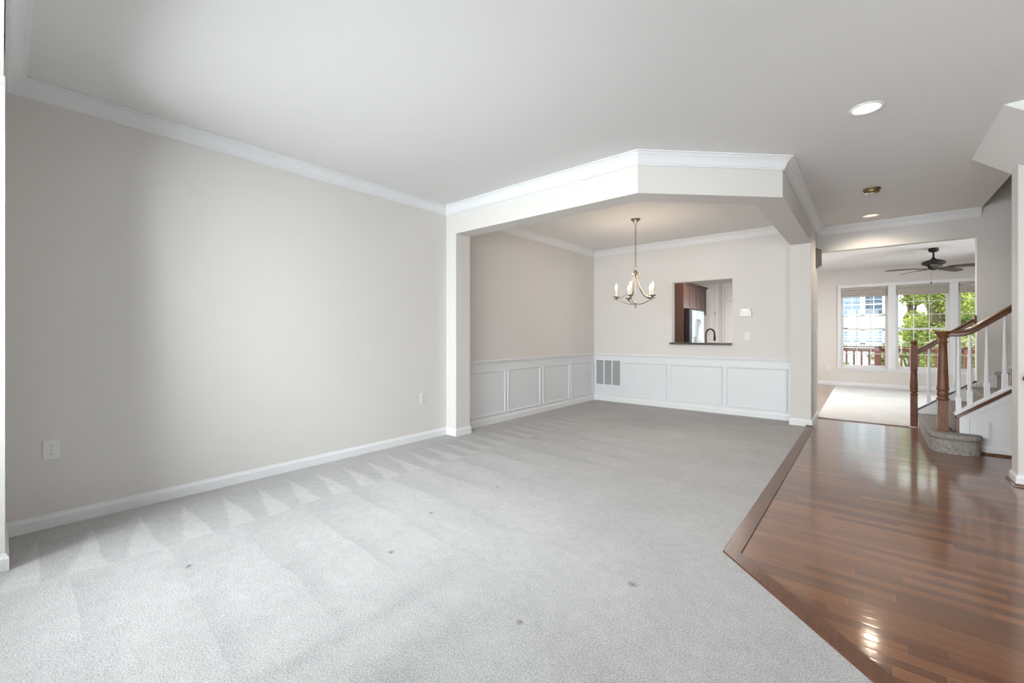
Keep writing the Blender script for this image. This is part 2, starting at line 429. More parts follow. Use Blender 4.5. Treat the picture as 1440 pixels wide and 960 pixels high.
# ------------------------------------------------------------------ ceiling with holes for the two recessed lights
LIGHTS = [(3.912, 3.733), (3.945, 7.150)]
def ceiling_mesh():
    bm = bmesh.new()
    outer = [(-.15,-.95),(XR,-.95),(XR,5.43),(4.975,5.43),(4.975,YH2),(-.15,YH2)]
    def loop(pts):
        vs = [bm.verts.new((x,y,H)) for x,y in pts]
        return [bm.edges.new((vs[i], vs[(i+1)%len(vs)])) for i in range(len(vs))]
    ed = loop(outer)
    for cx, cy in LIGHTS: ed += loop([(cx+.082*math.cos(2*PI*i/40), cy+.082*math.sin(2*PI*i/40)) for i in range(40)])
    bmesh.ops.triangle_fill(bm, use_beauty=True, edges=ed, normal=(0,0,-1))
    me = bpy.data.meshes.new('ceiling'); bm.to_mesh(me); bm.free(); me.materials.append(M['ceiling'])
    o = bpy.data.objects.new('ceiling', me); COL.objects.link(o); return o
struct(ceiling_mesh(), 'smooth white ceiling over living room, dining room and hall')
up = MB(); up.box((-.15,-.95,2.95),(4.9,YH2,3.05)); struct(up.build('ceiling_light_blocker', M['ceiling']))  # unseen slab added to keep outside light off the thin ceiling
fcl = MB(); fcl.box((-.15,YH2,H),(XR,YE+.2,H+.1)); struct(fcl.build('ceiling_family', M['ceiling']), 'white ceiling of the far room and kitchen')
# stair well above
wl = MB()
wl.box((4.875,5.43,H+.002),(4.975,YH,4.6)); wl.box((4.875,5.33,H+.002),(XR,5.43,4.6)); wl.box((4.875,5.33,4.6),(XR,YH2,4.7))
struct(wl.build('wall_stairwell', M['wall']))
sf = MB()
sl = 0.80
sf.prism_y([(4.617,H-.001),(XR,H-.001),(XR,H-sl*(XR-4.617))], 4.265, 5.43)
struct(sf.build('ceiling_stair_soffit', M['ceiling']), 'sloping plaster underside of the upper stair flight')

# ------------------------------------------------------------------ walls
def wallbox(name, a, b, label=None):
    m = MB(); m.box(a, b); return struct(m.build(name, M['wall']), label)
wallbox('wall_left', (-.15,-.95,-.12),(0,YE+.2,H+.1), 'long plain greige wall')
w = MB(); w.box((0,-.212,-.12),(.54,YF,H)); w.box((.54,-.212,2.46),(4.6,-.017,H))
w.box((4.6,-.212,-.12),(5.0,YF,H)); w.box((5.9,-.212,-.12),(XR,YF,H)); w.box((5.0,-.212,2.2),(5.9,YF,H))
w.prism_y([(.54,2.46),(.54,2.26),(.548,2.33),(.575,2.40),(.62,2.44),(.70,2.46)], -.212, YF)
struct(w.build('wall_front', M['wall']), 'narrow front wall stub beside the bay')
w = MB(); w.box((.40,-.90,-.12),(.54,-.212,2.6)); w.box((4.6,-.90,-.12),(4.74,-.212,2.6)); w.box((.40,-.90,2.46),(4.74,-.212,2.6))
w.box((.54,-.90,-.12),(4.6,-.80,.45)); w.box((.54,-.90,2.38),(4.6,-.80,2.46))
w.box((.54,-.90,.45),(.70,-.80,2.38)); w.box((2.40,-.90,.45),(2.70,-.80,2.38)); w.box((4.30,-.90,.45),(4.6,-.80,2.38)); w.box((3.47,-.90,.45),(3.53,-.80,2.38)); w.box((1.52,-.90,.45),(1.58,-.80,2.38))
struct(w.build('wall_bay', M['wall']))
wg = MB()
for x in (.70, 1.58, 2.70, 3.53): wg.box((x,-.86,.45),(x+(.82 if x < 2 else .77),-.85,2.38))
struct(wg.build('window_4', M['glass']))
dg = MB(); dg.box((5.0,-.13,-.12),(5.9,-.12,2.2)); struct(dg.build('window_5', M['glass']))
# dining back wall with pass-through
PX0, PX1, PZ0, PZ1 = 1.442, 2.348, 1.055, 2.055
w = MB(); y0, y1 = YD, YD+.12
w.box((0,y0,-.12),(PX0,y1,H)); w.box((PX1,y0,-.12),(XI,y1,H)); w.box((PX0,y0,-.12),(PX1,y1,PZ0)); w.box((PX0,y0,PZ1),(PX1,y1,H))
w.box((XI,YP,-.12),(XH,YH2,H))
struct(w.build('wall_dining', M['wall']), 'dining room back wall with square pass-through')
w = MB(); w.box((XH,YH,HH-.005),(4.938,YH2,H)); w.box((4.938,YH,-.12),(XR,YH2,4.6))
struct(w.build('wall_hall', M['wall']), 'end wall of the hall with wide opening')
w = MB(); w.box((0,YB,-.12),(XP,YB+TH,H)); struct(w.build('wall_pier', M['wall']), 'narrow wall stub holding the left end of the beam')
w = MB()
k = TH*math.tan(math.radians(22.5))
w.prism([(XP,YB),(X1,YB),(XH,Y2),(XH,YP),(XI,YP),(XI,Y2+k),(X1-k,YB+TH),(XP,YB+TH)], HH, H)
struct(w.build('ceiling_beam', M['wall']), 'greige dropped beam with angled corner around the dining room')
# rear wall with three windows
WX = [(3.42,4.26),(4.39,5.23),(5.36,6.20)]; WZ0, WZ1 = .43, 2.30
w = MB(); y0, y1 = YE, YE+.16
xs = [-.15,1.77,2.83]+[q for p in WX for q in p]+[XR+.15]
for i in range(0, len(xs), 2): w.box((xs[i],y0,-.12),(xs[i+1],y1,H))
w.box((1.77,y0,2.1),(2.83,y1,H))
for a, b in WX: w.box((a,y0,-.12),(b,y1,WZ0)); w.box((a,y0,WZ1),(b,y1,H))
struct(w.build('wall_rear', M['wall']), 'far wall with three tall windows')
w = MB(); w.box((XR,-.95,-.12),(XR+.15,9.2,4.7)); w.box((XR,11.6,-.12),(XR+.15,YE+.2,4.7)); w.box((XR,9.2,-.12),(XR+.15,11.6,.45)); w.box((XR,9.2,2.35),(XR+.15,11.6,4.7))
struct(w.build('wall_right', M['wall']))
m = MB(); m.box((XR+.05,9.2,.45),(XR+.056,11.6,2.35)); sw = struct(m.build('window_7', M['glass']))  # unseen window added to let the side fill in
m = MB(); m.box((XR+.03,9.2,.45),(XR+.08,9.26,2.35)); m.box((XR+.03,11.54,.45),(XR+.08,11.6,2.35)); m.box((XR+.03,10.37,.45),(XR+.08,10.43,2.35)); m.box((XR+.031,9.2,.45),(XR+.079,11.6,.51)); m.box((XR+.031,9.2,2.29),(XR+.079,11.6,2.35)); m.build('frame', M['trim'], sw)
w = MB(); w.prism_y([(4.838,-.12),(XR,-.12),(XR,H-sl*(XR-4.617)+.01),(4.838,H-sl*(4.838-4.617)+.01)], 5.165, 5.362)
struct(w.build('wall_stair', M['wall']), 'greige wall end beside the stairs')

m = MB(); m.box((1.77,YE+.06,-.1),(2.83,YE+.07,2.1)); pd = struct(m.build('window_6', M['glass']))  # unseen patio door, added as an opening for the fill light
m = MB(); m.box((1.77,YE+.03,-.1),(1.84,YE+.10,2.1)); m.box((2.76,YE+.03,-.1),(2.83,YE+.10,2.1)); m.box((1.84,YE+.03,2.03),(2.76,YE+.10,2.1)); m.build('added_door_frame', M['trim'], pd)
# ------------------------------------------------------------------ crown, base, rails
CROWN = [(0,-.10),(.012,-.10),(.013,-.090),(.021,-.086),(.024,-.078),(.032,-.056),(.045,-.036),(.062,-.022),(.066,-.021),(.068,-.012),(.085,-.010),(.0856,0),(0,0)]
def crown(name, line, label): 
    m = MB(); m.sweep(line, CROWN, H-.0005); return struct(m.build(name, M['trim']), label)
crown('trim_3', [(4.95,YF),(0,YF),(0,YB),(X1,YB),(XH,Y2),(XH,YH),(4.972,YH)], 'white crown moulding of living room and hall')
crown('trim_4', [(0,YB+TH),(0,YD),(XI,YD)], 'white crown moulding in the dining room')
BASE = [(0,0),(.014,0),(.014,.062),(.011,.070),(.007,.076),(.005,.086),(0,.088)]
def base(name, line, label, mat='trim'):
    m = MB(); m.sweep(line, BASE, 0.0); return struct(m.build(name, M[mat]), label)
base('baseboard_left', [(.54,-.80),(.54,YF),(0,YF),(0,YB),(XP,YB),(XP,YB+TH),(.012,YB+TH)], 'white baseboard along the long left wall')
base('baseboard_dining', [(.012,YB+TH),(.012,YD-.012),(XI,YD-.012),(XI,YP),(XH,YP),(XH,YH2)], 'white baseboard around the dining room')
base('baseboard_rear', [(0,YE),(XR,YE)], 'white baseboard under the far windows')
base('baseboard_stair', [(XR-.03,5.362),(4.838,5.362),(4.838,5.165),(XR-.03,5.165)], 'white baseboard around the stair wall end')
SHOE = [(.014,0),(.030,0),(.029,.008),(.024,.016),(.016,.020),(.014,.020)]
m = MB(); m.sweep([(XR-.03,5.362),(4.838,5.362),(4.838,5.165),(XR-.03,5.165)], SHOE); struct(m.build('trim_5', M['oak_h']), 'oak shoe moulding at the stair wall end')
m = MB(); m.box((XH-.055,YP-.05,0.0),(XH+.02,YP-.014,.024)); struct(m.build('trim_6', M['oak_h'], bevel=.004), 'small oak shoe piece at the foot of the hall corner')
# wainscot
m = MB(); m.box((0,YB+TH,0),(.012,YD,.85)); m.box((.012,YD-.012,0),(XI,YD,.85))
struct(m.build('trim_7', M['wains']), 'white painted wainscot lining')
CHAIR = [(0,-.035),(.006,-.035),(.010,-.022),(.020,-.016),(.022,-.004),(.034,.0),(.035,.014),(.030,.020),(0,.020)]
m = MB(); m.sweep([(.0,YB+TH),(.0,YD),(XI,YD)], [(u+.012 if u else 0, w) for u, w in CHAIR], .845)
struct(m.build('trim_8', M['trim']), 'white chair rail of the dining room')
def frame(name, corners, nrm, label):
    """picture-frame moulding: four mitred bars round a rectangle given as (a0,z0,a1,z1); nrm 'x' on the left wall, 'y' on the back wall"""
    a0, z0, a1, z1 = corners; w_ = .026; prof = [(0,0),(0,.006),(.006,.014),(.012,.011),(.020,.009),(w_,.003),(w_,0)]
    m = MB(); rect = [(a0,z0),(a1,z0),(a1,z1),(a0,z1)]; sg = [(1,1),(-1,1),(-1,-1),(1,-1)]; vs = []
    for (a, z), (sa, sz) in zip(rect, sg):
        for u, h in prof:
            aa, zz = a+sa*u, z+sz*u
            vs.append((.012+h, aa, zz) if nrm == 'x' else (aa, YD-.012-h, zz))
    n = len(prof); fs = []
    for k in range(4):
        for i in range(n-1): 
            q = (k+1)%4; fs.append((k*n+i, k*n+i+1, q*n+i+1, q*n+i))
    m.add(vs, fs); return struct(m.build(name, M['wains']), label)
ti = 9
for (a, b), what in zip([(3.72,4.513),(4.555,5.345),(5.402,6.175),(6.221,6.985)], ('nearest','second','third','farthest')):
    frame('trim_%d' % ti, (a,.115,b,.715), 'x', '%s white panel moulding on the left dining wall' % what); ti += 1
for (a, b), what in zip([(.579,1.362),(1.414,2.215),(2.265,3.057)], ('left','middle','right')):
    frame('trim_%d' % ti, (a,.122,b,.722), 'y', '%s white panel moulding under the pass-through wall' % what); ti += 1

# ------------------------------------------------------------------ small wall fittings
def plate_outlet(name, pos, face, label, group=None):
    """duplex outlet; face = direction the plate looks: '+x' or '-y'"""
    r = empty(name, pos, {'+x': PI/2, '-y': 0.0, '-x': -PI/2}[face])
    m = MB(); m.box((-.0365,-.006,-.06),(.0365,0.0,.06)); m.build('plate', M['plastic'], r, bevel=.003)
    for dz in (.026, -.026):
        m = MB(); m.lathe([(.0165,0),(.0165,.002)], (0,-.006,dz), 20, axis='y'); 
        m.v = [(x, -.006-(y+.006), z) for x, y, z in m.v]
        rec = m.build('receptacle', M['plastic'], r)
        q = MB(); q.box((-.0075,-.0088,dz-.001),(-.0055,-.0078,dz+.008)); q.box((.0055,-.0088,dz+.001),(.0075,-.0078,dz+.007))
        q.lathe([(.0025,0),(.0025,.0008)], (0,-.0088,dz-.008), 10, axis='y'); q.build('slots', M['slot'], rec)
    s = MB(); s.lathe([(.003,0),(.003,.0012)], (0,-.0072,0), 10, axis='y'); s.build('screw', M['nickel'], r)
    return tag(r, label, 'outlet', 'white wall outlets')
def plate_switch(name, pos, face, label):
    r = empty(name, pos, {'+x': PI/2, '-y': 0.0}[face])
    m = MB(); m.box((-.036,-.006,-.059),(.036,0,.059)); m.build('plate', M['plastic'], r, bevel=.003)
    m = MB(); m.box((-.017,-.0095,-.033),(.017,-.005,.033), Matrix.Rotation(math.radians(3), 4, 'X')); m.build('rocker', M['plastic'], r, bevel=.002)
    return tag(r, label, 'light switch', 'white light switches')
plate_outlet('outlet', (0,.176,.485), '+x', 'white outlet low on the left wall nearest the camera')
plate_outlet('outlet', (0,3.071,.473), '+x', 'white outlet on the left wall just before the beam stub')
plate_outlet('outlet', (.012,4.222,.476), '+x', 'white outlet inside the nearest wainscot panel on the left')
plate_outlet('outlet', (.012,6.74,.488), '+x', 'white outlet inside the farthest left wainscot panel, by the corner')
plate_outlet('outlet', (2.549,YD-.012,.472), '-y', 'white outlet in the wainscot panel under the thermostat')
plate_outlet('outlet', (3.184,YE,.406), '-y', 'white outlet left of the far windows')
plate_outlet('outlet', (XH,7.47,.50), '+x', 'outlet low on the hall wall edge by the far opening')
plate_switch('light_switch', (2.549,YD,1.176), '-y', 'white wall switch below the thermostat')
plate_switch('light_switch', (XH,7.40,1.20), '+x', 'white wall switch seen edge-on on the hall wall')
t = empty('thermostat', (2.53,YD,1.527))
m = MB(); m.box((-.078,-.028,-.058),(.078,0,.066)); m.build('housing', M['plastic'], t, bevel=.006)
lcd = paint('pale_lcd_glass', (206, 212, 206), 0.15)
m = MB(); m.box((-.036,-.0295,.022),(.036,-.027,.050)); m.build('display', lcd, t)
for x in (-.056,.056):
    m = MB(); m.box((x-.008,-.030,.030),(x+.008,-.027,.042)); m.build('button', M['greyslot'], t)
tag(t, 'white thermostat with small display right of the pass-through', 'thermostat')
t = empty('door_chime', (XH,7.49,2.30))
m = MB(); m.box((0,-.10,-.13),(.030,.10,.13)); m.build('back_plate', M['chime'], t, bevel=.004)
m = MB(); m.prism([(.030,-.085),(.060,-.05),(.066,0),(.060,.05),(.030,.085)], -.12, .12); m.build('cover', M['chime'], t, bevel=.006)
tag(t, 'silver chime box high on the hall wall edge', 'door chime')
# return-air grille
VX0, VX1, VZ0, VZ1 = .056, .537, .297, .741
t = empty('return_air_grille', (0,YD-.012,0))
m = MB(); b = .012
m.box((VX0-b,-.010,VZ0-b),(VX0+.006,0,VZ1+b)); m.box((VX1-.006,-.010,VZ0-b),(VX1+b,0,VZ1+b))
m.box((VX0+.006,-.010,VZ0-b),(VX1-.006,0,VZ0+.004)); m.box((VX0+.006,-.010,VZ1-.004),(VX1-.006,0,VZ1+b))
cw = (VX1-VX0)/3
for i in (1,2): m.box((VX0+cw*i-.011,-.010,VZ0+.004),(VX0+cw*i+.011,0,VZ1-.004))
m.build('frame', M['trim'], t, bevel=.002)
m = MB(); m.box((VX0,-.002,VZ0),(VX1,-.0005,VZ1)); m.build('cavity', M['greyslot'], t)
for i in range(3):
    m = MB(); a0 = VX0+cw*i+(.008 if i == 0 else .012); a1 = VX0+cw*(i+1)-(.008 if i == 2 else .012)
    n = 30
    for j in range(n):
        z = VZ0+.008+(VZ1-VZ0-.014)*j/n
        m.add([(a0,-.002,z+.010),(a1,-.002,z+.010),(a1,-.009,z),(a0,-.009,z),(a0,-.002,z+.0085),(a1,-.002,z+.0085),(a1,-.009,z-.0015),(a0,-.009,z-.0015)],
              [(0,1,2,3),(7,6,5,4),(0,4,5,1),(3,2,6,7)])
    m.build('louvre_bank', M['louvre'], t)
tag(t, 'grey louvred return-air grille at the left end of the back wainscot', 'vent')

# ------------------------------------------------------------------ ceiling fittings
def recessed(i, pos, label, power):
    r = empty('recessed_light', (pos[0],pos[1],H))
    m = MB(); m.lathe([(.078,-.001),(.094,-.001),(.097,-.004),(.094,-.008),(.082,-.010),(.078,-.006)], n=40, cap=False); m.build('trim_ring', M['trim'], r)
    m = MB(); m.lathe([(.080,-.004),(.074,.03),(.066,.10)], n=40, cap=False)
    m.add([(.070*math.cos(2*PI*i/40), .070*math.sin(2*PI*i/40), .10) for i in range(40)], [tuple(range(40))]); m.build('baffle', M['trim'], r)
    m = MB(); m.lathe([(.002,.030),(.03,.031),(.046,.036),(.052,.046),(.046,.075),(.03,.098)], n=32); m.build('bulb', M['bulb'], r)
    d = bpy.data.lights.new('recessed_lamp', 'SPOT'); d.energy = power; d.spot_size = math.radians(150); d.spot_blend = .8; d.shadow_soft_size = .05; d.specular_factor = .02; d.color = (1.0,.83,.64)
    o = bpy.data.objects.new('recessed_lamp', d); COL.objects.link(o); o.parent = r; o.location = (0,0,-.012)
    tag(r, label, 'recessed light', 'recessed ceiling lights')
recessed(0, LIGHTS[0], 'large lit recessed light in the ceiling nearest the camera', 15)
recessed(1, LIGHTS[1], 'small lit recessed light at the far end of the hall ceiling', 20)
r = empty('smoke_detector', (3.951,5.86,H))
m = MB(); m.lathe([(.074,0),(.074,-.012),(.070,-.014)], n=36); m.build('base_ring', M['brass'], r)
m = MB(); m.lathe([(.064,-.014),(.064,-.034),(.058,-.042),(.02,-.046),(.001,-.046)], n=36); m.build('cover', M['brass'], r)
m = MB(); m.lathe([(.022,-.046),(.022,-.049),(.001,-.050)], n=16); m.build('test_button', M['plastic'], r)
tag(r, 'yellowed round smoke detector on the hall ceiling', 'smoke detector')

# ------------------------------------------------------------------ chandelier
ch = empty('chandelier', (1.545,5.39,H))
def bez(p0, p1, p2, p3, n=14):
    out = []
    for i in range(n+1):
        t_ = i/n; a = (1-t_)**3; b_ = 3*t_*(1-t_)**2; c_ = 3*t_*t_*(1-t_); d_ = t_**3
        out.append(tuple(a*p0[k]+b_*p1[k]+c_*p2[k]+d_*p3[k] for k in range(len(p0))))
    return out
m = MB(); m.lathe([(.064,0),(.063,-.006),(.045,-.022),(.022,-.042),(.010,-.055),(.001,-.056)], n=24); m.build('canopy', M['nickel'], ch)
m = MB()
nl = 17
for i in range(nl):
    zc = -.070-i*.0335; a = (i % 2)*PI/2; pts = []
    for j in range(13):
        t_ = 2*PI*j/12; u = .009*math.cos(t_); pts.append((u*math.cos(a), u*math.sin(a), zc+.021*math.sin(t_)))
    m.tube(pts, .0028, 6, cap=False)
m.build('chain', M['nickel'], ch)
m = MB()
m.tube([(.022*math.sin(2*PI*j/14),0,-.652+.022*math.cos(2*PI*j/14)) for j in range(15)], .0035, 6, cap=False)
m.lathe([(.004,-.672),(.008,-.68),(.016,-.695),(.050,-.712),(.054,-.718),(.050,-.724),(.020,-.730),(.018,-.760),(.010,-.775),(.001,-.778)], n=20); m.build('top_hub', M['nickel'], ch)
m = MB(); m.lathe([(.001,-1.085),(.010,-1.10),(.020,-1.120),(.024,-1.130),(.014,-1.145),(.016,-1.152),(.008,-1.172),(.001,-1.195)], n=16); m.build('bottom_finial', M['nickel'], ch)
CR = .25
cupb = MB(); cupb.lathe([(.006,-.030),(.012,-.022),(.010,-.016),(.020,-.008),(.042,.004),(.044,.010),(.040,.010),(.012,.004),(.011,.006)], n=18)
cpz = -1.035
for kk in range(5):
    ph = math.radians(-86+72*kk)
    # screen-right and toward-the-camera axes at the lamp, used only to lay out the five arms evenly
    yaw = math.radians(23.8); rx = (math.cos(yaw), math.sin(yaw)); tx = (math.sin(yaw), -math.cos(yaw))
    dx = rx[0]*math.sin(ph)+tx[0]*math.cos(ph); dy = rx[1]*math.sin(ph)+tx[1]*math.cos(ph)
    m = MB()
    up_ = bez((.028,-.735),(.045,-.90),(.085,-1.02),(CR-.012,cpz-.022))
    m.tube([(dx*a, dy*a, z) for a, z in up_], .0055, 8)
    lo_ = bez((.012,-1.128),(.085,-1.140),(.16,-1.11),(CR-.004,cpz-.026))
    m.tube([(dx*a, dy*a, z) for a, z in lo_], .0048, 8)
    m.tube([(dx*(CR-.01),dy*(CR-.01),cpz-.03),(dx*(CR+.03),dy*(CR+.03),cpz-.034),(dx*(CR+.042),dy*(CR+.042),cpz-.022)], .004, 6)
    arm = m.build('arm', M['nickel'], ch)
    o = MB(); o.v = list(cupb.v); o.f = list(cupb.f); o.sm = list(cupb.sm); o.build('drip_cup', M['nickel'], arm, loc=(dx*CR,dy*CR,cpz))
    o = MB(); o.lathe([(.0105,0),(.0105,.092),(.009,.096)], n=14); o.build('candle_sleeve', M['candle'], arm, loc=(dx*CR,dy*CR,cpz+.004))
    o = MB(); o.lathe([(.006,0),(.011,.012),(.0155,.030),(.0145,.045),(.008,.066),(.003,.084),(.0005,.088)], n=14); o.build('bulb', M['flame'], arm, loc=(dx*CR,dy*CR,cpz+.099))
    d = bpy.data.lights.new('candle_lamp', 'POINT'); d.energy = 2.0; d.shadow_soft_size = .03; d.color = (1.0,.80,.60)
    lo = bpy.data.objects.new('candle_lamp', d); COL.objects.link(lo); lo.parent = ch; lo.location = (dx*CR*1.06, dy*CR*1.06, cpz+.24)
tag(ch, 'five-armed brushed nickel chandelier with lit candle bulbs', 'chandelier')

# ------------------------------------------------------------------ pass-through ledge and kitchen
m = MB(); m.box((PX0-.024,YD-.055,1.045),(PX1-.006,YD+.16,1.078))
tag(m.build('bar_ledge', M['granite'], bevel=.004), 'dark granite ledge in the pass-through opening', 'counter')
# fridge with side by side doors, its front facing the kitchen aisle
FY0, FY1 = 9.97, 10.89
fr = empty('refrigerator', (0,0,0))
m = MB(); m.box((.06,FY0,.02),(.80,FY1,1.775)); m.build('body', M['black'], fr, bevel=.006)
for k_, (a, b) in enumerate(((FY0+.003,FY0+.40),(FY0+.41,FY1-.003))):
    m = MB(); m.box((.805,a,.10),(.87,b,1.77)); dr = m.build('door', M['steel'], fr, bevel=.012)
    yh_ = b-.05 if k_ == 0 else a+.05
    m = MB(); m.tube([(.87,yh_,.60),(.915,yh_,.66),(.925,yh_,1.1),(.915,yh_,1.52),(.87,yh_,1.58)], .013, 8); m.build('handle', M['chrome'], dr)
    if k_ == 0:
        m = MB(); m.box((.866,a+.08,.92),(.873,b-.10,1.25)); m.build('dispenser', M['black'], dr)
        m = MB(); m.box((.868,a+.09,1.16),(.876,b-.11,1.24)); m.build('dispenser_display', M['steel'], dr)
tag(fr, 'stainless side-by-side refrigerator seen through the pass-through', 'refrigerator')
m = MB(); m.box((0,9.92,0),(.70,9.955,2.40))
tag(m.build('cabinet_side_panel', M['cherry'], bevel=.003), 'tall cherry-brown end panel beside the refrigerator', 'panel')
def upper(name, y0_, y1_, z0_, z1_, label):
    r_ = empty(name, (0,y0_,z0_)); L = y1_-y0_; hgt = z1_-z0_
    m = MB(); m.box((0,0,0),(.655,L,hgt)); m.build('carcass', M['cherry'], r_)
    m = MB(); m.box((0,0,hgt),(.70,L,hgt+.035)); m.box((0,0,hgt+.035),(.73,L,hgt+.06)); m.build('crown', M['cherry'], r_, bevel=.006)
    for i in range(2):
        a = L*i/2+.004; b_ = L*(i+1)/2-.004; m = MB(); s_ = .06
        m.box((.657,a,.004),(.684,a+s_,hgt-.004)); m.box((.657,b_-s_,.004),(.684,b_,hgt-.004))
        m.box((.657,a+s_,.004),(.684,b_-s_,.004+s_)); m.box((.657,a+s_,hgt-.004-s_),(.684,b_-s_,hgt-.004))
        m.box((.657,a+s_,.06),(.672,b_-s_,hgt-.06))
        m.box((.657,a+s_+.025,.09),(.679,b_-s_-.025,hgt-.09))
        d_ = m.build('door', M['cherry'], r_, bevel=.003)
        yk = b_-.03 if i == 0 else a+.03
        m = MB(); m.lathe([(.004,0),(.004,.014),(.012,.018),(.013,.024),(.006,.029)], (.684,yk,.05), 12, axis='x'); m.build('knob', M['nickel'], d_)
    tag(r_, label, 'cabinet', 'cherry wall cabinets')
upper('wall_cabinet', 9.957, 10.98, 1.815, 2.36, 'cherry two-door cabinet above the refrigerator')
upper('wall_cabinet', 10.985, 11.75, 1.70, 2.36, 'cherry two-door wall cabinet beyond the refrigerator')
# sink counter behind the ledge with the black tap
m = MB(); 
bc = empty('sink_cabinet', (1.0,YD+.125,0))
m.box((0,.0,.10),(1.9,.58,.87)); m.build('carcass', M['cherry'], bc)
for i in range(3):
    m = MB(); a = .02+i*.625; m.box((a,.581,.12),(a+.61,.60,.85)); d_ = m.build('door', M['cherry'], bc, bevel=.004)
    m = MB(); m.lathe([(.004,0),(.004,.014),(.012,.018),(.013,.024),(.006,.029)], (a+.55,.60,.78), 12, axis='y'); m.build('knob', M['nickel'], d_)
m = MB(); m.box((-.02,.0,.87),(1.92,.62,.91)); m.build('worktop', M['granite'], bc, bevel=.004)
tag(bc, 'cherry sink cabinet with granite top behind the pass-through ledge', 'cabinet')
fa = empty('kitchen_tap', (1.905,YD+.235,.91))
m = MB(); m.lathe([(.028,0),(.028,.012),(.022,.018),(.020,.06),(.016,.065)], n=18); m.build('base', M['black'], fa)
m = MB(); pts = [(0,0,.06),(0,0,.28)]+[(.055-.055*math.cos(PI*j/12), .02*math.sin(PI*j/12)*0+0, .30+.10*math.sin(PI*j/12)) for j in range(0,13)]
pts = [(0,0,.06),(0,0,.18),(0,0,.30)]+[((.062-.062*math.cos(PI*j/12))*.9, (.062-.062*math.cos(PI*j/12))*.6, .30+.085*math.sin(PI*j/12)) for j in range(1,13)]
m.tube(pts, .0125, 10); m.build('spout', M['black'], fa)
ex, ey, ez = pts[-1]
m = MB(); m.lathe([(.013,.30),(.015,.28),(.018,.24),(.019,.21),(.015,.20)], (ex,ey,0), n=14); m.build('spray_head', M['black'], fa)
m = MB(); m.tube([(.02,0,.04),(.07,-.02,.07)], .006, 8); m.build('lever', M['black'], fa)
tag(fa, 'black gooseneck kitchen tap behind the granite ledge', 'tap')
# pantry doors on the kitchen end wall
def panel_door(name, x0, x1, y, label, six=True, hinges=None):
    r_ = empty(name, (0,y,0))
    m = MB(); m.box((x0,-.035,.01),(x1,0,2.50)); w_ = x1-x0
    slab = m.build('leaf', M['trim'], r_, bevel=.003)
    cols = [(x0+.08,x0+w_/2-.03),(x0+w_/2+.03,x1-.08)]
    for a, b_ in cols:
        for z0_, z1_ in ((.18,.95),(1.07,1.85),(1.97,2.38)):
            m = MB(); m.box((a,-.041,z0_),(b_,-.035,z1_)); m.build('panel', M['trim'], r_, bevel=.005)
    m = MB(); m.box((x0-.07,-.02,0),(x0-.005,0,2.51)); m.box((x1+.005,-.02,0),(x1+.07,0,2.51)); m.box((x0-.07,-.02,2.51),(x1+.07,0,2.61)); m.build('casing', M['trim'], r_, bevel=.004)
    if hinges:
        for z in (.3,1.05,1.80):
            m = MB(); m.box((hinges-.006,-.045,z-.045),(hinges+.008,-.03,z+.045)); m.build('hinge', M['nickel'], r_)
    struct(r_, label); return r_
panel_door('door_1', .02, .63, 12.749, 'white panelled pantry door in the kitchen', hinges=.64)
panel_door('door_2', .90, 1.62, 12.749, 'white panelled door at the kitchen end wall')
r_ = empty('wall_clock', (1.06,12.70,2.22))
m = MB(); m.lathe([(.10,0),(.115,-.008),(.115,-.02),(.10,-.026),(.098,-.02)], n=28, axis='y'); m.build('rim', M['plastic'], r_)
m = MB(); m.lathe([(.098,-.012),(.001,-.013)], n=28, axis='y'); m.build('dial', M['plastic'], r_)
m = MB(); m.box((-.003,-.017,0),(.003,-.014,.06)); m.box((0,-.017,-.003),(.045,-.014,.003)); m.build('hands', M['slot'], r_)
tag(r_, 'small round pale clock on the kitchen door', 'clock')

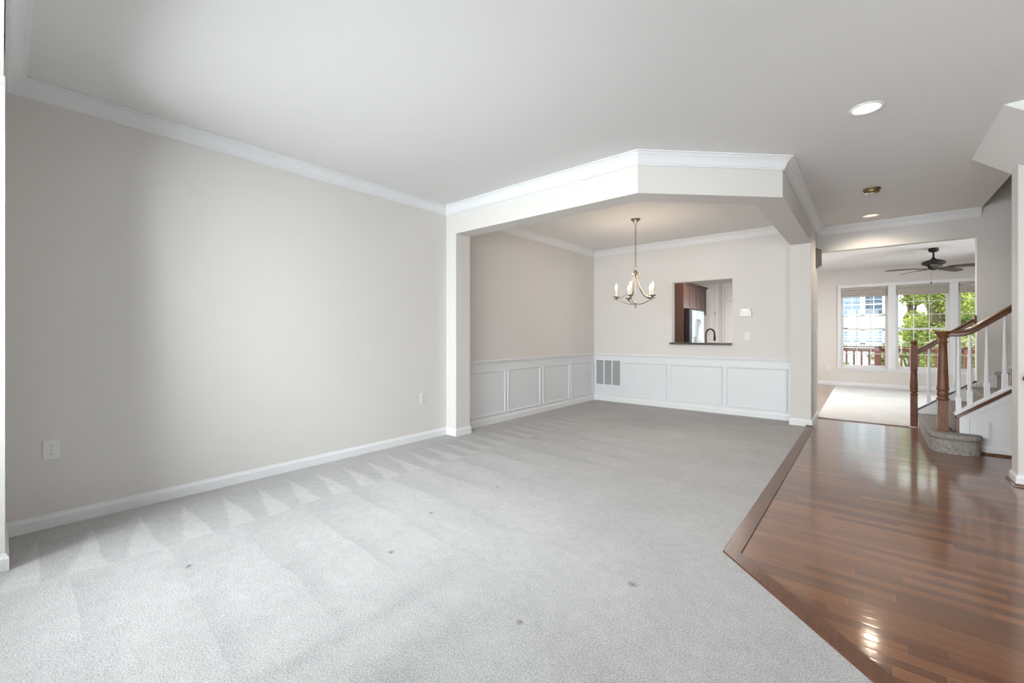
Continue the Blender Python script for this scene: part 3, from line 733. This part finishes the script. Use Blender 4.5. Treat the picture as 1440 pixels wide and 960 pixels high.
# ------------------------------------------------------------------ family-room windows
m = MB()
m.box((3.36,YE-.018,WZ1-.0),(6.26,YE,WZ1+.06)); m.box((3.36,YE-.018,WZ0-.06),(3.42,YE,WZ1)); m.box((6.20,YE-.018,WZ0-.06),(6.26,YE,WZ1))
m.box((4.26,YE-.018,WZ0),(4.39,YE,WZ1)); m.box((5.23,YE-.018,WZ0),(5.36,YE,WZ1)); m.box((3.42,YE-.018,WZ0-.06),(6.20,YE,WZ0))
m.box((3.35,YE-.030,WZ1+.055),(6.27,YE,WZ1+.075)); m.box((3.36,YE-.035,WZ0-.012),(6.26,YE,WZ0+.006))
struct(m.build('trim_16', M['trim'], bevel=.003), 'white casing around the three far windows')
NAMES = ['left', 'middle', 'right']
for i, (a, b) in enumerate(WX):
    wr = struct(empty('window_%d' % (i+1), (a, YE+.05, WZ0)), '%s white double-hung window of the far room' % NAMES[i])
    Wd = b-a; Hd = WZ1-WZ0; mz = Hd*.482
    m = MB(); f_ = .022
    m.box((0,0,0),(f_,.10,Hd)); m.box((Wd-f_,0,0),(Wd,.10,Hd)); m.box((f_,0,0),(Wd-f_,.10,f_)); m.box((f_,0,Hd-f_),(Wd-f_,.10,Hd)); m.build('frame', M['trim'], wr)
    for nm, z0_, z1_, yy in (('lower_sash',f_,mz+.02,.02),('upper_sash',mz-.02,Hd-f_,.055)):
        m = MB(); s_ = .026; x0_, x1_ = f_, Wd-f_
        m.box((x0_,yy,z0_),(x0_+s_,yy+.03,z1_)); m.box((x1_-s_,yy,z0_),(x1_,yy+.03,z1_))
        m.box((x0_+s_,yy,z0_),(x1_-s_,yy+.03,z0_+.042)); m.box((x0_+s_,yy,z1_-.042),(x1_-s_,yy+.03,z1_)); sh = m.build(nm, M['trim'], wr, bevel=.002)
        m = MB(); m.box((x0_+s_,yy+.012,z0_+.042),(x1_-s_,yy+.018,z1_-.042)); m.build('pane', M['glass'], sh)
        m = MB()
        for q in (1,2):
            xx = x0_+s_+(x1_-x0_-2*s_)*q/3; m.box((xx-.007,yy+.006,z0_+.042),(xx+.007,yy+.024,z1_-.042))
            zz = z0_+.042+(z1_-z0_-.084)*q/3; m.box((x0_+s_,yy+.0065,zz-.007),(x1_-s_,yy+.0235,zz+.007))
        m.build('muntins', M['trim'], sh)
    if i == 0:
        m = MB(); m.box((.06,.0,mz+.018),(.13,.03,mz+.035)); m.build('sash_lock', M['slot'], wr)
    br = empty('window_blind', (a+.012, YE+.012, WZ1-.005)); bw = Wd-.024
    m = MB(); m.box((0,0,-.045),(bw,.045,0)); m.build('headrail', M['blind'], br, bevel=.003)
    m = MB()
    ns = 9
    for q in range(ns): 
        z = -.075-q*.0125; j = .003*math.sin(q*2.3+i); m.box((.004+j,-.002+.002*math.sin(q*4.1),z-.0058),(bw-.004+j,.050,z+.0052))
    m.build('slat_stack', M['blind'], br)
    m = MB(); m.box((.002,-.001,-.215),(bw-.002,.049,-.185)); m.build('bottom_rail', M['blind'], br, bevel=.004)
    for xx in (.10, bw-.10):
        m = MB(); m.tube([(xx,-.006,-.04),(xx,-.006,-.20)], .0018, 5); m.build('lift_cord', M['plastic'], br)
    m = MB(); m.tube([(bw-.05,-.010,-.03),(bw-.05,-.010,-.28)], .0018, 5)
    m.build('pull_cord', M['plastic'], br)
    tag(br, 'raised taupe blind at the top of the %s far window' % NAMES[i], 'blind', 'raised blinds in the far windows')

# ------------------------------------------------------------------ ceiling fan
fn = empty('ceiling_fan', (4.81,10.6,H))
m = MB(); m.lathe([(.068,0),(.068,-.045),(.060,-.062),(.030,-.074),(.012,-.078)], n=24); m.build('canopy', M['bronze'], fn)
m = MB(); m.lathe([(.0135,-.07),(.0135,-.165),(.03,-.18),(.045,-.20)], n=14); m.build('downrod', M['bronze'], fn)
m = MB(); m.lathe([(.03,-.185),(.06,-.205),(.10,-.215),(.148,-.235),(.160,-.258),(.158,-.275),(.140,-.292),(.10,-.305),(.085,-.315),(.07,-.345),(.055,-.375),(.03,-.388),(.001,-.39)], n=36); m.build('motor_housing', M['bronze'], fn)
for kk in range(5):
    a = math.radians(54+72*kk); R_ = Matrix.Rotation(a, 4, 'Z') @ Matrix.Translation((0,0,-.352)) @ Matrix.Rotation(math.radians(-13), 4, 'X')
    ol = [(.20,.050),(.30,.062),(.42,.072),(.55,.074),(.62,.066),(.66,.048),(.68,.016)]
    ol = ol+[(x,-y) for x, y in reversed(ol)]
    n = len(ol); vs = [tuple(R_ @ Vector((x,y,-.005-.02*((x-.2)/.5)**2+.0))) for x, y in ol]+[tuple(R_ @ Vector((x,y,.001-.02*((x-.2)/.5)**2))) for x, y in ol]
    m = MB(); m.add(vs, [tuple(range(n)), tuple(reversed(range(n,2*n)))]+[(i,(i+1)%n,(i+1)%n+n,i+n) for i in range(n)]); bl = m.build('blade', M['fanwood'], fn)
    m = MB(); q = [(.06,.018),(.16,.022),(.20,.045),(.26,.040),(.29,.012)]; q = q+[(x,-y) for x, y in reversed(q)]; n = len(q)
    vs = [tuple(R_ @ Vector((x,y,-.012))) for x, y in q]+[tuple(R_ @ Vector((x,y,-.005))) for x, y in q]
    m.add(vs, [tuple(range(n)), tuple(reversed(range(n,2*n)))]+[(i,(i+1)%n,(i+1)%n+n,i+n) for i in range(n)]); m.build('blade_iron', M['bronze'], bl)
m = MB(); m.tube([(-.03,-.03,-.37),(-.03,-.03,-.60)], .0016, 5); pc = m.build('pull_chain', M['nickel'], fn)
m = MB(); m.lathe([(.002,.012),(.010,.008),(.013,0),(.010,-.010),(.002,-.014)], (-.03,-.03,-.612), 12); m.build('pull_knob', M['bronze'], pc)
tag(fn, 'dark bronze five-blade ceiling fan in the far room', 'ceiling fan')

# ------------------------------------------------------------------ stairs
RISE, RUN, SX = .19, .2375, 4.625
YS0, YS1 = 6.335, 7.595     # between the near stringer and the hall end wall line
st = empty('staircase', (0,0,0))
def offset_poly(P, d):
    n = len(P); out = []
    for i in range(n):
        a, b_, c = Vector(P[i-1]), Vector(P[i]), Vector(P[(i+1)%n])
        n1 = Vector(((b_-a).y, -(b_-a).x)).normalized(); n2 = Vector(((c-b_).y, -(c-b_).x)).normalized()
        mm = n1+n2; mm = mm.normalized() if mm.length > 1e-6 else n1
        out.append(tuple(b_-mm*(d/max(.4, mm.dot(n1)))))
    return out
# carpeted bullnose first step wrapping round the newel (outline counter-clockwise)
bull = [(4.80,6.33),(4.60,6.36),(4.60,7.59),(4.412,7.59),(4.407,7.0),(4.405,6.40)]+bez((4.405,6.40),(4.405,6.19),(4.44,6.108),(4.60,6.105),10)[1:]+bez((4.60,6.105),(4.72,6.105),(4.80,6.14),(4.80,6.26),8)[1:]
ar = sum(bull[i-1][0]*bull[i][1]-bull[i][0]*bull[i-1][1] for i in range(len(bull)))
if ar < 0: bull.reverse()
lay = [(.014,0.0),(.014,.125),(.018,.135),(.006,.142),(0,.155),(0,.168),(.004,.180),(.012,.187),(.026,.190)]
m = MB(); vs = []; n = len(bull)
for d_, z in lay: vs += [(x,y,z) for x, y in offset_poly(bull, d_)]
fs = [(k_*n+i, k_*n+(i+1)%n, (k_+1)*n+(i+1)%n, (k_+1)*n+i) for k_ in range(len(lay)-1) for i in range(n)]
m.add(vs, fs, True); m.add(vs[-n:], [tuple(range(n))])
m.build('bullnose_step', M['stair_carpet'], st)
for k_ in range(1, 8):
    x0_ = SX+RUN*(k_-1); z1_ = RISE*(k_+1); z0_ = RISE*k_-.05
    if x0_ > XR-.3: break
    m = MB(); r = .022
    x1_ = min(XR-.03, x0_+RUN+.04)
    prof = [(x0_,z0_),(x0_,z1_-.055)]+[(x0_-r-.0+r*(1-math.cos(t_)) if False else x0_-r*math.sin(t_), z1_-r-r*math.cos(t_)*1.0) for t_ in [PI*j/8 for j in range(9)]]+[(x1_,z1_),(x1_,z0_)]
    m.prism_y(prof, YS0+.052, YS1-.004); m.build('step', M['stair_carpet'], st)
# near stringer: white panel, brown cove, white shoe cap
def zl(x): return .400+.80*(x-4.630)
EX = XR-.03
m = MB(); m.prism_y([(4.645,0),(EX,0),(EX,min(2.0,zl(EX)-.03)),(4.645,zl(4.645)-.03)], YS0, YS0+.05); m.build('stringer', M['trim'], st)
m = MB(); m.prism_y([(4.645,.0),(4.715,.0),(4.715,zl(4.715)-.03),(4.645,zl(4.645)-.03)], YS0-.012, YS0)
m.prism_y([(4.715,zl(4.715)-.125),(EX,zl(EX)-.125),(EX,zl(EX)-.06),(4.715,zl(4.715)-.06)], YS0-.010, YS0); m.build('stringer_trim', M['trim'], st)
m = MB(); m.prism_y([(4.622,zl(4.622)-.062),(EX,zl(EX)-.062),(EX,zl(EX)-.022),(4.622,zl(4.622)-.022)], YS0-.026, YS0)
m.box((4.618,YS0-.012,.17),(4.645,YS0+.052,zl(4.63)-.03)); m.build('stringer_cove', M['oak_h'], st, bevel=.004)
m = MB(); m.prism_y([(4.612,zl(4.612)-.022),(EX,zl(EX)-.022),(EX,zl(EX)+.006),(4.612,zl(4.612)+.006)], YS0-.030, YS0+.066); m.build('stringer_cap', M['trim'], st, bevel=.004)
# base trims and the small access panel on the stringer face
m = MB(); m.sweep([(4.80,YS0),(EX,YS0)], BASE); m.build('stringer_baseboard', M['trim'], st)
m = MB(); m.sweep([(4.79,YS0),(EX,YS0)], SHOE); m.build('shoe_moulding', M['oak_h'], st)
m = MB(); 
m.box((4.720,YS0-.010,.09),(4.850,YS0,.335)); m.build('access_panel', M['trim'], st, bevel=.003)
m = MB(); m.box((4.842,YS0-.016,.10),(4.850,YS0-.010,.325)); m.box((4.862,YS0-.010,.09),(4.868,YS0,.335)); m.build('panel_edge', M['trim'], st)
# far stringer
def zf(x): return .238+.775*(x-4.417)
m = MB(); m.prism_y([(4.417,0),(4.936,0),(4.936,zf(4.936)-.012),(4.417,zf(4.417)-.012)], 7.605, 7.675); m.build('far_stringer', M['trim'], st)
m = MB(); m.prism_y([(4.414,zf(4.414)-.012),(4.936,zf(4.936)-.012),(4.936,zf(4.936)),(4.414,zf(4.414))], 7.598, 7.682); m.build('far_shoe', M['slot'], st)
m = MB(); m.prism_y([(4.940,.25),(EX,.25+.8*(EX-4.94)),(EX,.60+.8*(EX-4.94)),(4.940,.60)], 7.584, 7.598)
m.prism_y([(4.940,.585),(EX,.585+.8*(EX-4.94)),(EX,.615+.8*(EX-4.94)),(4.940,.615)], 7.574, 7.590); m.build('wall_skirt', M['trim'], st, bevel=.003)
m = MB(); m.box((5.0,YS0+.0,zl(5.0)+.006),(5.03,YS0+.052,zl(5.0)+.17)); m.build('landing_trim', M['oak_v'], st, bevel=.004)
tag(st, 'carpeted staircase with bullnose first step rising to the right', 'staircase')
# railings
HR = [(-.030,-.030),(.030,-.030),(.033,-.018),(.027,-.010),(.027,.000),(.033,.012),(.029,.024),(.016,.031),(-.016,.031),(-.029,.024),(-.033,.012),(-.027,.000),(-.027,-.010),(-.033,-.018)]
def baluster(parent, x, y, z0_, z1_, mat, sq=.145):
    m = MB(); m.box((x-.019,y-.019,z0_-.015),(x+.019,y+.019,z0_+sq))
    m.lathe([(.0185,z0_+sq),(.019,z0_+sq+.008),(.0145,z0_+sq+.016),(.0175,z0_+sq+.026),(.0185,z0_+sq+.06),(.0165,z0_+sq+.16),(.012,z0_+sq+.36),(.0095,z1_)], (x,y,0), 14)
    return m.build('baluster', M['trim'], parent)
nr = empty('stair_railing', (4.525,6.345,0))
LX, LY = 4.525, 6.345
def L_(m_): 
    m_.v = [(x-LX, y-LY, z) for x, y, z in m_.v]; return m_
m = MB(); h_ = .041
m.box((LX-h_,LY-h_,.188),(LX+h_,LY+h_,.515))
m.lathe([(.041,.513),(.050,.520),(.052,.530),(.046,.540),(.040,.548),(.046,.562),(.049,.580),(.046,.600),(.041,.612),(.050,.622),(.052,.632),(.048,.642),(.046,.66),(.042,.80),(.036,1.0),(.033,1.110),(.036,1.116),(.042,1.124),(.042,1.132),(.034,1.140),(.032,1.150),(.037,1.170),(.050,1.200),(.064,1.222),(.068,1.232),(.067,1.241),(.055,1.244)], (LX,LY,0), 20)
L_(m).build('newel_post', M['oak_v'], nr)
rp = [(LX-.01,1.213),(4.61,1.213)]+bez((4.61,1.213),(4.69,1.213),(4.72,1.230),(4.79,1.292),8)[1:]+[(5.0,1.292+.80*.21),(5.5,1.292+.80*.71),(6.30,1.292+.80*1.51)]
m = MB(); m.rail(rp, HR, LY); L_(m).build('handrail', M['oak_h'], nr, bevel=.003)
for x in [4.640,4.722,4.840,4.960]+[5.08+.12*q for q in range(4)]:
    top = 1.19 if x < 4.7 else 1.292+.80*(x-4.79)-.034
    if x == 4.722: top = 1.222-.02
    m_ = baluster(nr, x-LX, 0.0, zl(x)+.006, top, None)
tag(nr, 'near stair railing with flared oak newel on the carpeted step', 'railing', 'oak stair railings')
FX, FY = 4.380, 7.640
f2 = empty('stair_railing', (FX,FY,0))
m = MB(); h_ = .035
m.box((-h_,-h_,0),(h_,h_,.415))
m.lathe([(.035,.413),(.042,.420),(.043,.430),(.036,.438),(.032,.446),(.040,.462),(.042,.474),(.036,.486),(.041,.496),(.041,.52),(.037,.62),(.034,.70),(.032,.725),(.038,.735),(.038,.745),(.033,.755)], (0,0,0), 20)
m.box((-h_,-h_,.755),(h_,h_,1.065))
m.lathe([(.033,1.064),(.030,1.072),(.026,1.080),(.034,1.090),(.038,1.104),(.034,1.118),(.020,1.127),(.001,1.130)], (0,0,0), 20)
m.build('newel_post', M['oak_v'], f2, bevel=.003)
m = MB(); zz0 = .965; p0 = (4.405,zz0); p1 = (4.922,zz0+.80*(4.922-4.405)); m.rail([(p0[0]-FX,p0[1]),(p1[0]-FX,p1[1])], [(a*.9,b_*.9) for a, b_ in HR], 0.0); m.build('handrail', M['oak_h'], f2, bevel=.003)
m = MB(); m.lathe([(.050,0),(.050,-.010),(.044,-.018),(.030,-.022)], (4.937-FX,0,p1[1]+.012), 24, axis='x'); 
m.v = [(x,y,(z-p1[1]-.012)*1.12+p1[1]+.012) for x, y, z in m.v]; m.build('rosette', M['oak_v'], f2)
for x in (4.520,4.640,4.760,4.880): baluster(f2, x-FX, 0.0, zf(x)+.004, zz0+.80*(x-4.405)-.028, None, .12)
tag(f2, 'far stair railing with shorter square-topped newel on the floor', 'railing', 'oak stair railings')
wr = empty('wall_handrail', (4.875,5.095,.862))
m = MB(); m.rail([(0,0),(.06,-.006),(.30,-.16),(1.4,-1.0)], HR, 0.0); m.build('handrail', M['oak_h'], wr, bevel=.003)
m = MB(); m.lathe([(.001,-.028),(.014,-.024),(.024,-.012),(.036,-.004),(.036,.004),(.030,.010)], (0,0,0), 18, axis='x'); m.build('end_cap', M['oak_v'], wr)
for x in (.16,1.0):
    zb = -.006-(x-.06)*.75 if x < .3 else -.16-(x-.3)*.764
    m = MB(); m.tube([(x,.068,zb-.10),(x,.03,zb-.10),(x,.0,zb-.03)], .007, 8); m.lathe([(.03,.0),(.03,-.006)], (x,.070,zb-.10), 14, axis='y'); m.build('bracket', M['nickel'], wr)
tag(wr, 'oak handrail end on the wall at the right edge', 'handrail')

# ------------------------------------------------------------------ outside
m = MB(); m.box((-40,13.2,-1.7),(60,80,-1.6)); struct(m.build('ground', M['grass']), 'lawn behind the house')
m = MB(); m.box((1.0,12.95,-.25),(9.5,15.6,-.12)); struct(m.build('floor_deck', M['deckwood']), 'red-brown timber deck outside')
DY = 15.4
dr = empty('deck_railing', (0,DY,-.12))
m = MB(); m.box((1.0,-.07,.97),(9.5,.07,1.01)); m.build('cap_rail', M['deckwood'], dr)
m = MB(); m.box((1.0,-.02,.86),(9.5,.02,.95)); m.build('top_rail', M['deckwood'], dr)
m = MB(); m.box((1.0,-.02,.06),(9.5,.02,.14)); m.build('bottom_rail', M['deckwood'], dr)
for x in (1.1,3.05,4.12,5.82,7.6,9.4):
    m = MB(); m.box((x-.07,-.07,-.1),(x+.07,.07,1.0)); m.build('post', M['deckwood'], dr)
x = 1.3
while x < 9.3:
    if all(abs(x-p) > .12 for p in (1.1,3.05,4.12,5.82,7.6,9.4)):
        m = MB(); m.box((x-.020,-.035,.0),(x+.020,.0,.95)); m.build('baluster', M['deckwood'], dr)
    x += .165
tag(dr, 'red-brown timber deck railing outside the far windows', 'railing')
# privacy screen of boards at the deck corner
hs = empty('neighbour_house', (0,45,-1.6))
m = MB(); m.box((-9,0,0),(5.7,9,10.5)); m.build('siding_wall', M['siding'], hs)
m = MB(); m.prism_y([(-9.4,10.5),(6.1,10.5),(-1.6,15)], -.4, 9.4); m.build('roof', M['greyslot'], hs)
m = MB(); m.box((5.55,-.05,0),(5.75,.1,10.5)); m.build('corner_board', M['trim'], hs)
for row, (za, zb) in enumerate(((2.15,3.10),(4.45,6.05),(7.6,9.2))):
    for col_, xa in enumerate((-5.0,-1.4,2.35,3.72)):
        wv = 1.05
        m = MB(); t_ = .12
        m.box((xa-t_,-.06,za-t_),(xa,.0,zb+t_)); m.box((xa+wv,-.06,za-t_),(xa+wv+t_,0,zb+t_)); m.box((xa-t_,-.06,zb),(xa+wv+t_,0,zb+t_)); m.box((xa-t_,-.06,za-t_),(xa+wv+t_,0,za))
        m.box((xa,-.045,(za+zb)/2-.04),(xa+wv,0,(za+zb)/2+.04)); m.box((xa+wv/2-.02,-.04,za),(xa+wv/2+.02,0,zb))
        for q in (.25,.75): m.box((xa,-.038,za+(zb-za)*q-.015),(xa+wv,0,za+(zb-za)*q+.015))
        wq = m.build('window', M['trim'], hs)
        m = MB(); m.box((xa,-.03,za),(xa+wv,-.005,zb)); m.build('pane', M['houseglass_dark'] if (row == 1 and col_ == 3) else M['houseglass'], wq)
tag(hs, 'white sided neighbouring house seen through the left window', 'house')
def tree(name, x, y, z0_, h_, rad, nleaf, lm, label, group, leaf=.13, trunk=True, cat='tree'):
    rnd = random.Random(int(x*131+y*17)); r_ = empty(name, (x,y,z0_))
    blobs = [(rnd.uniform(-.55,.55)*rad, rnd.uniform(-.4,.4)*rad, h_*rnd.uniform(.22 if trunk else .15,.9), rad*rnd.uniform(.45,.72)) for _ in range(18)]
    m = MB()
    for _ in range(nleaf):
        b_ = rnd.choice(blobs); v = Vector((rnd.gauss(0,1),rnd.gauss(0,1),rnd.gauss(0,1))).normalized()*b_[3]*(rnd.random()**.35)
        p = Vector((b_[0],b_[1],b_[2]))+Vector((v.x,v.y,v.z*.8)); 
        if p.z < .05: continue
        u = Vector((rnd.gauss(0,1),rnd.gauss(0,1),rnd.gauss(0,.6))).normalized(); w_ = u.orthogonal().normalized(); w_ = (Matrix.Rotation(rnd.uniform(0,6.28), 3, u) @ w_)
        s_ = leaf*rnd.uniform(.6,1.25); nn = u.cross(w_)*s_*.12
        m.add([p-u*s_*.5, p+w_*s_*.26+nn, p+u*s_*.5, p-w_*s_*.26+nn], [(0,1,2),(0,2,3)])
    me = bpy.data.meshes.new('foliage'); me.from_pydata(m.v, [], m.f); me.materials.append(lm)
    o = bpy.data.objects.new('foliage', me); COL.objects.link(o); o.parent = r_
    m = MB()
    if trunk:
        m.tube([(0,0,-.05),(.03,.02,h_*.3),(-.02,.03,h_*.6),(0,0,h_*.85)], [h_*.022,h_*.018,h_*.012,h_*.005], 8)
    for b_ in blobs[:7]: m.tube([(0,0,h_*.12 if trunk else -.02),(b_[0]*.4,b_[1]*.4,b_[2]*.6),(b_[0],b_[1],b_[2])], [h_*.010,h_*.007,h_*.003], 6)
    m.build('trunk' if trunk else 'stems', M['bark'], r_)
    tag(r_, label, cat, group); return r_
tree('tree', 5.95, 23.5, -1.6, 6.6, 1.18, 17000, M['leaf_a'], 'yellow-green tree filling the middle window', 'trees behind the deck', .13)
tree('tree', 7.75, 20.5, -1.6, 4.6, 0.95, 10000, M['leaf_b'], 'darker green tree right of the yellow-green one', 'trees behind the deck', .12)
tree('tree', 9.4, 24.0, -1.6, 5.6, 1.5, 4800, M['leaf_a'], 'yellow-green tree at the right of the far windows', 'trees behind the deck')
tree('tree', 13.2, 25.0, -1.6, 6.2, 1.7, 3000, M['leaf_b'], 'green tree farthest right behind the deck', 'trees behind the deck')
tree('tree', 6.75, 30.5, -1.6, 8.4, 1.75, 12000, M['leaf_b'], 'tall green tree standing behind the nearer trees', 'trees behind the deck', .24)
tree('tree', 5.45, 27.0, -1.6, 7.6, .72, 9000, M['leaf_a'], 'slender pale tree left of the yellow-green one', 'trees behind the deck', .15)
tree('shrub', 4.35, 17.0, -1.6, 2.7, .42, 3200, M['leaf_c'], 'olive shrub behind the deck rail in the left window', 'shrubs behind the deck', .10, False, 'shrub')
tree('shrub', 5.75, 17.4, -1.6, 2.9, .60, 4200, M['leaf_c'], 'olive shrub behind the deck rail in the middle window', 'shrubs behind the deck', .10, False, 'shrub')
tree('shrub', 7.2, 17.3, -1.6, 2.9, .70, 4200, M['leaf_c'], 'olive shrub behind the deck rail in the right window', 'shrubs behind the deck', .10, False, 'shrub')
tree('shrub', 3.35, 18.2, -1.6, 2.0, .40, 1800, M['leaf_b'], 'small green shrub low behind the deck balusters', 'shrubs behind the deck', .10, False, 'shrub')
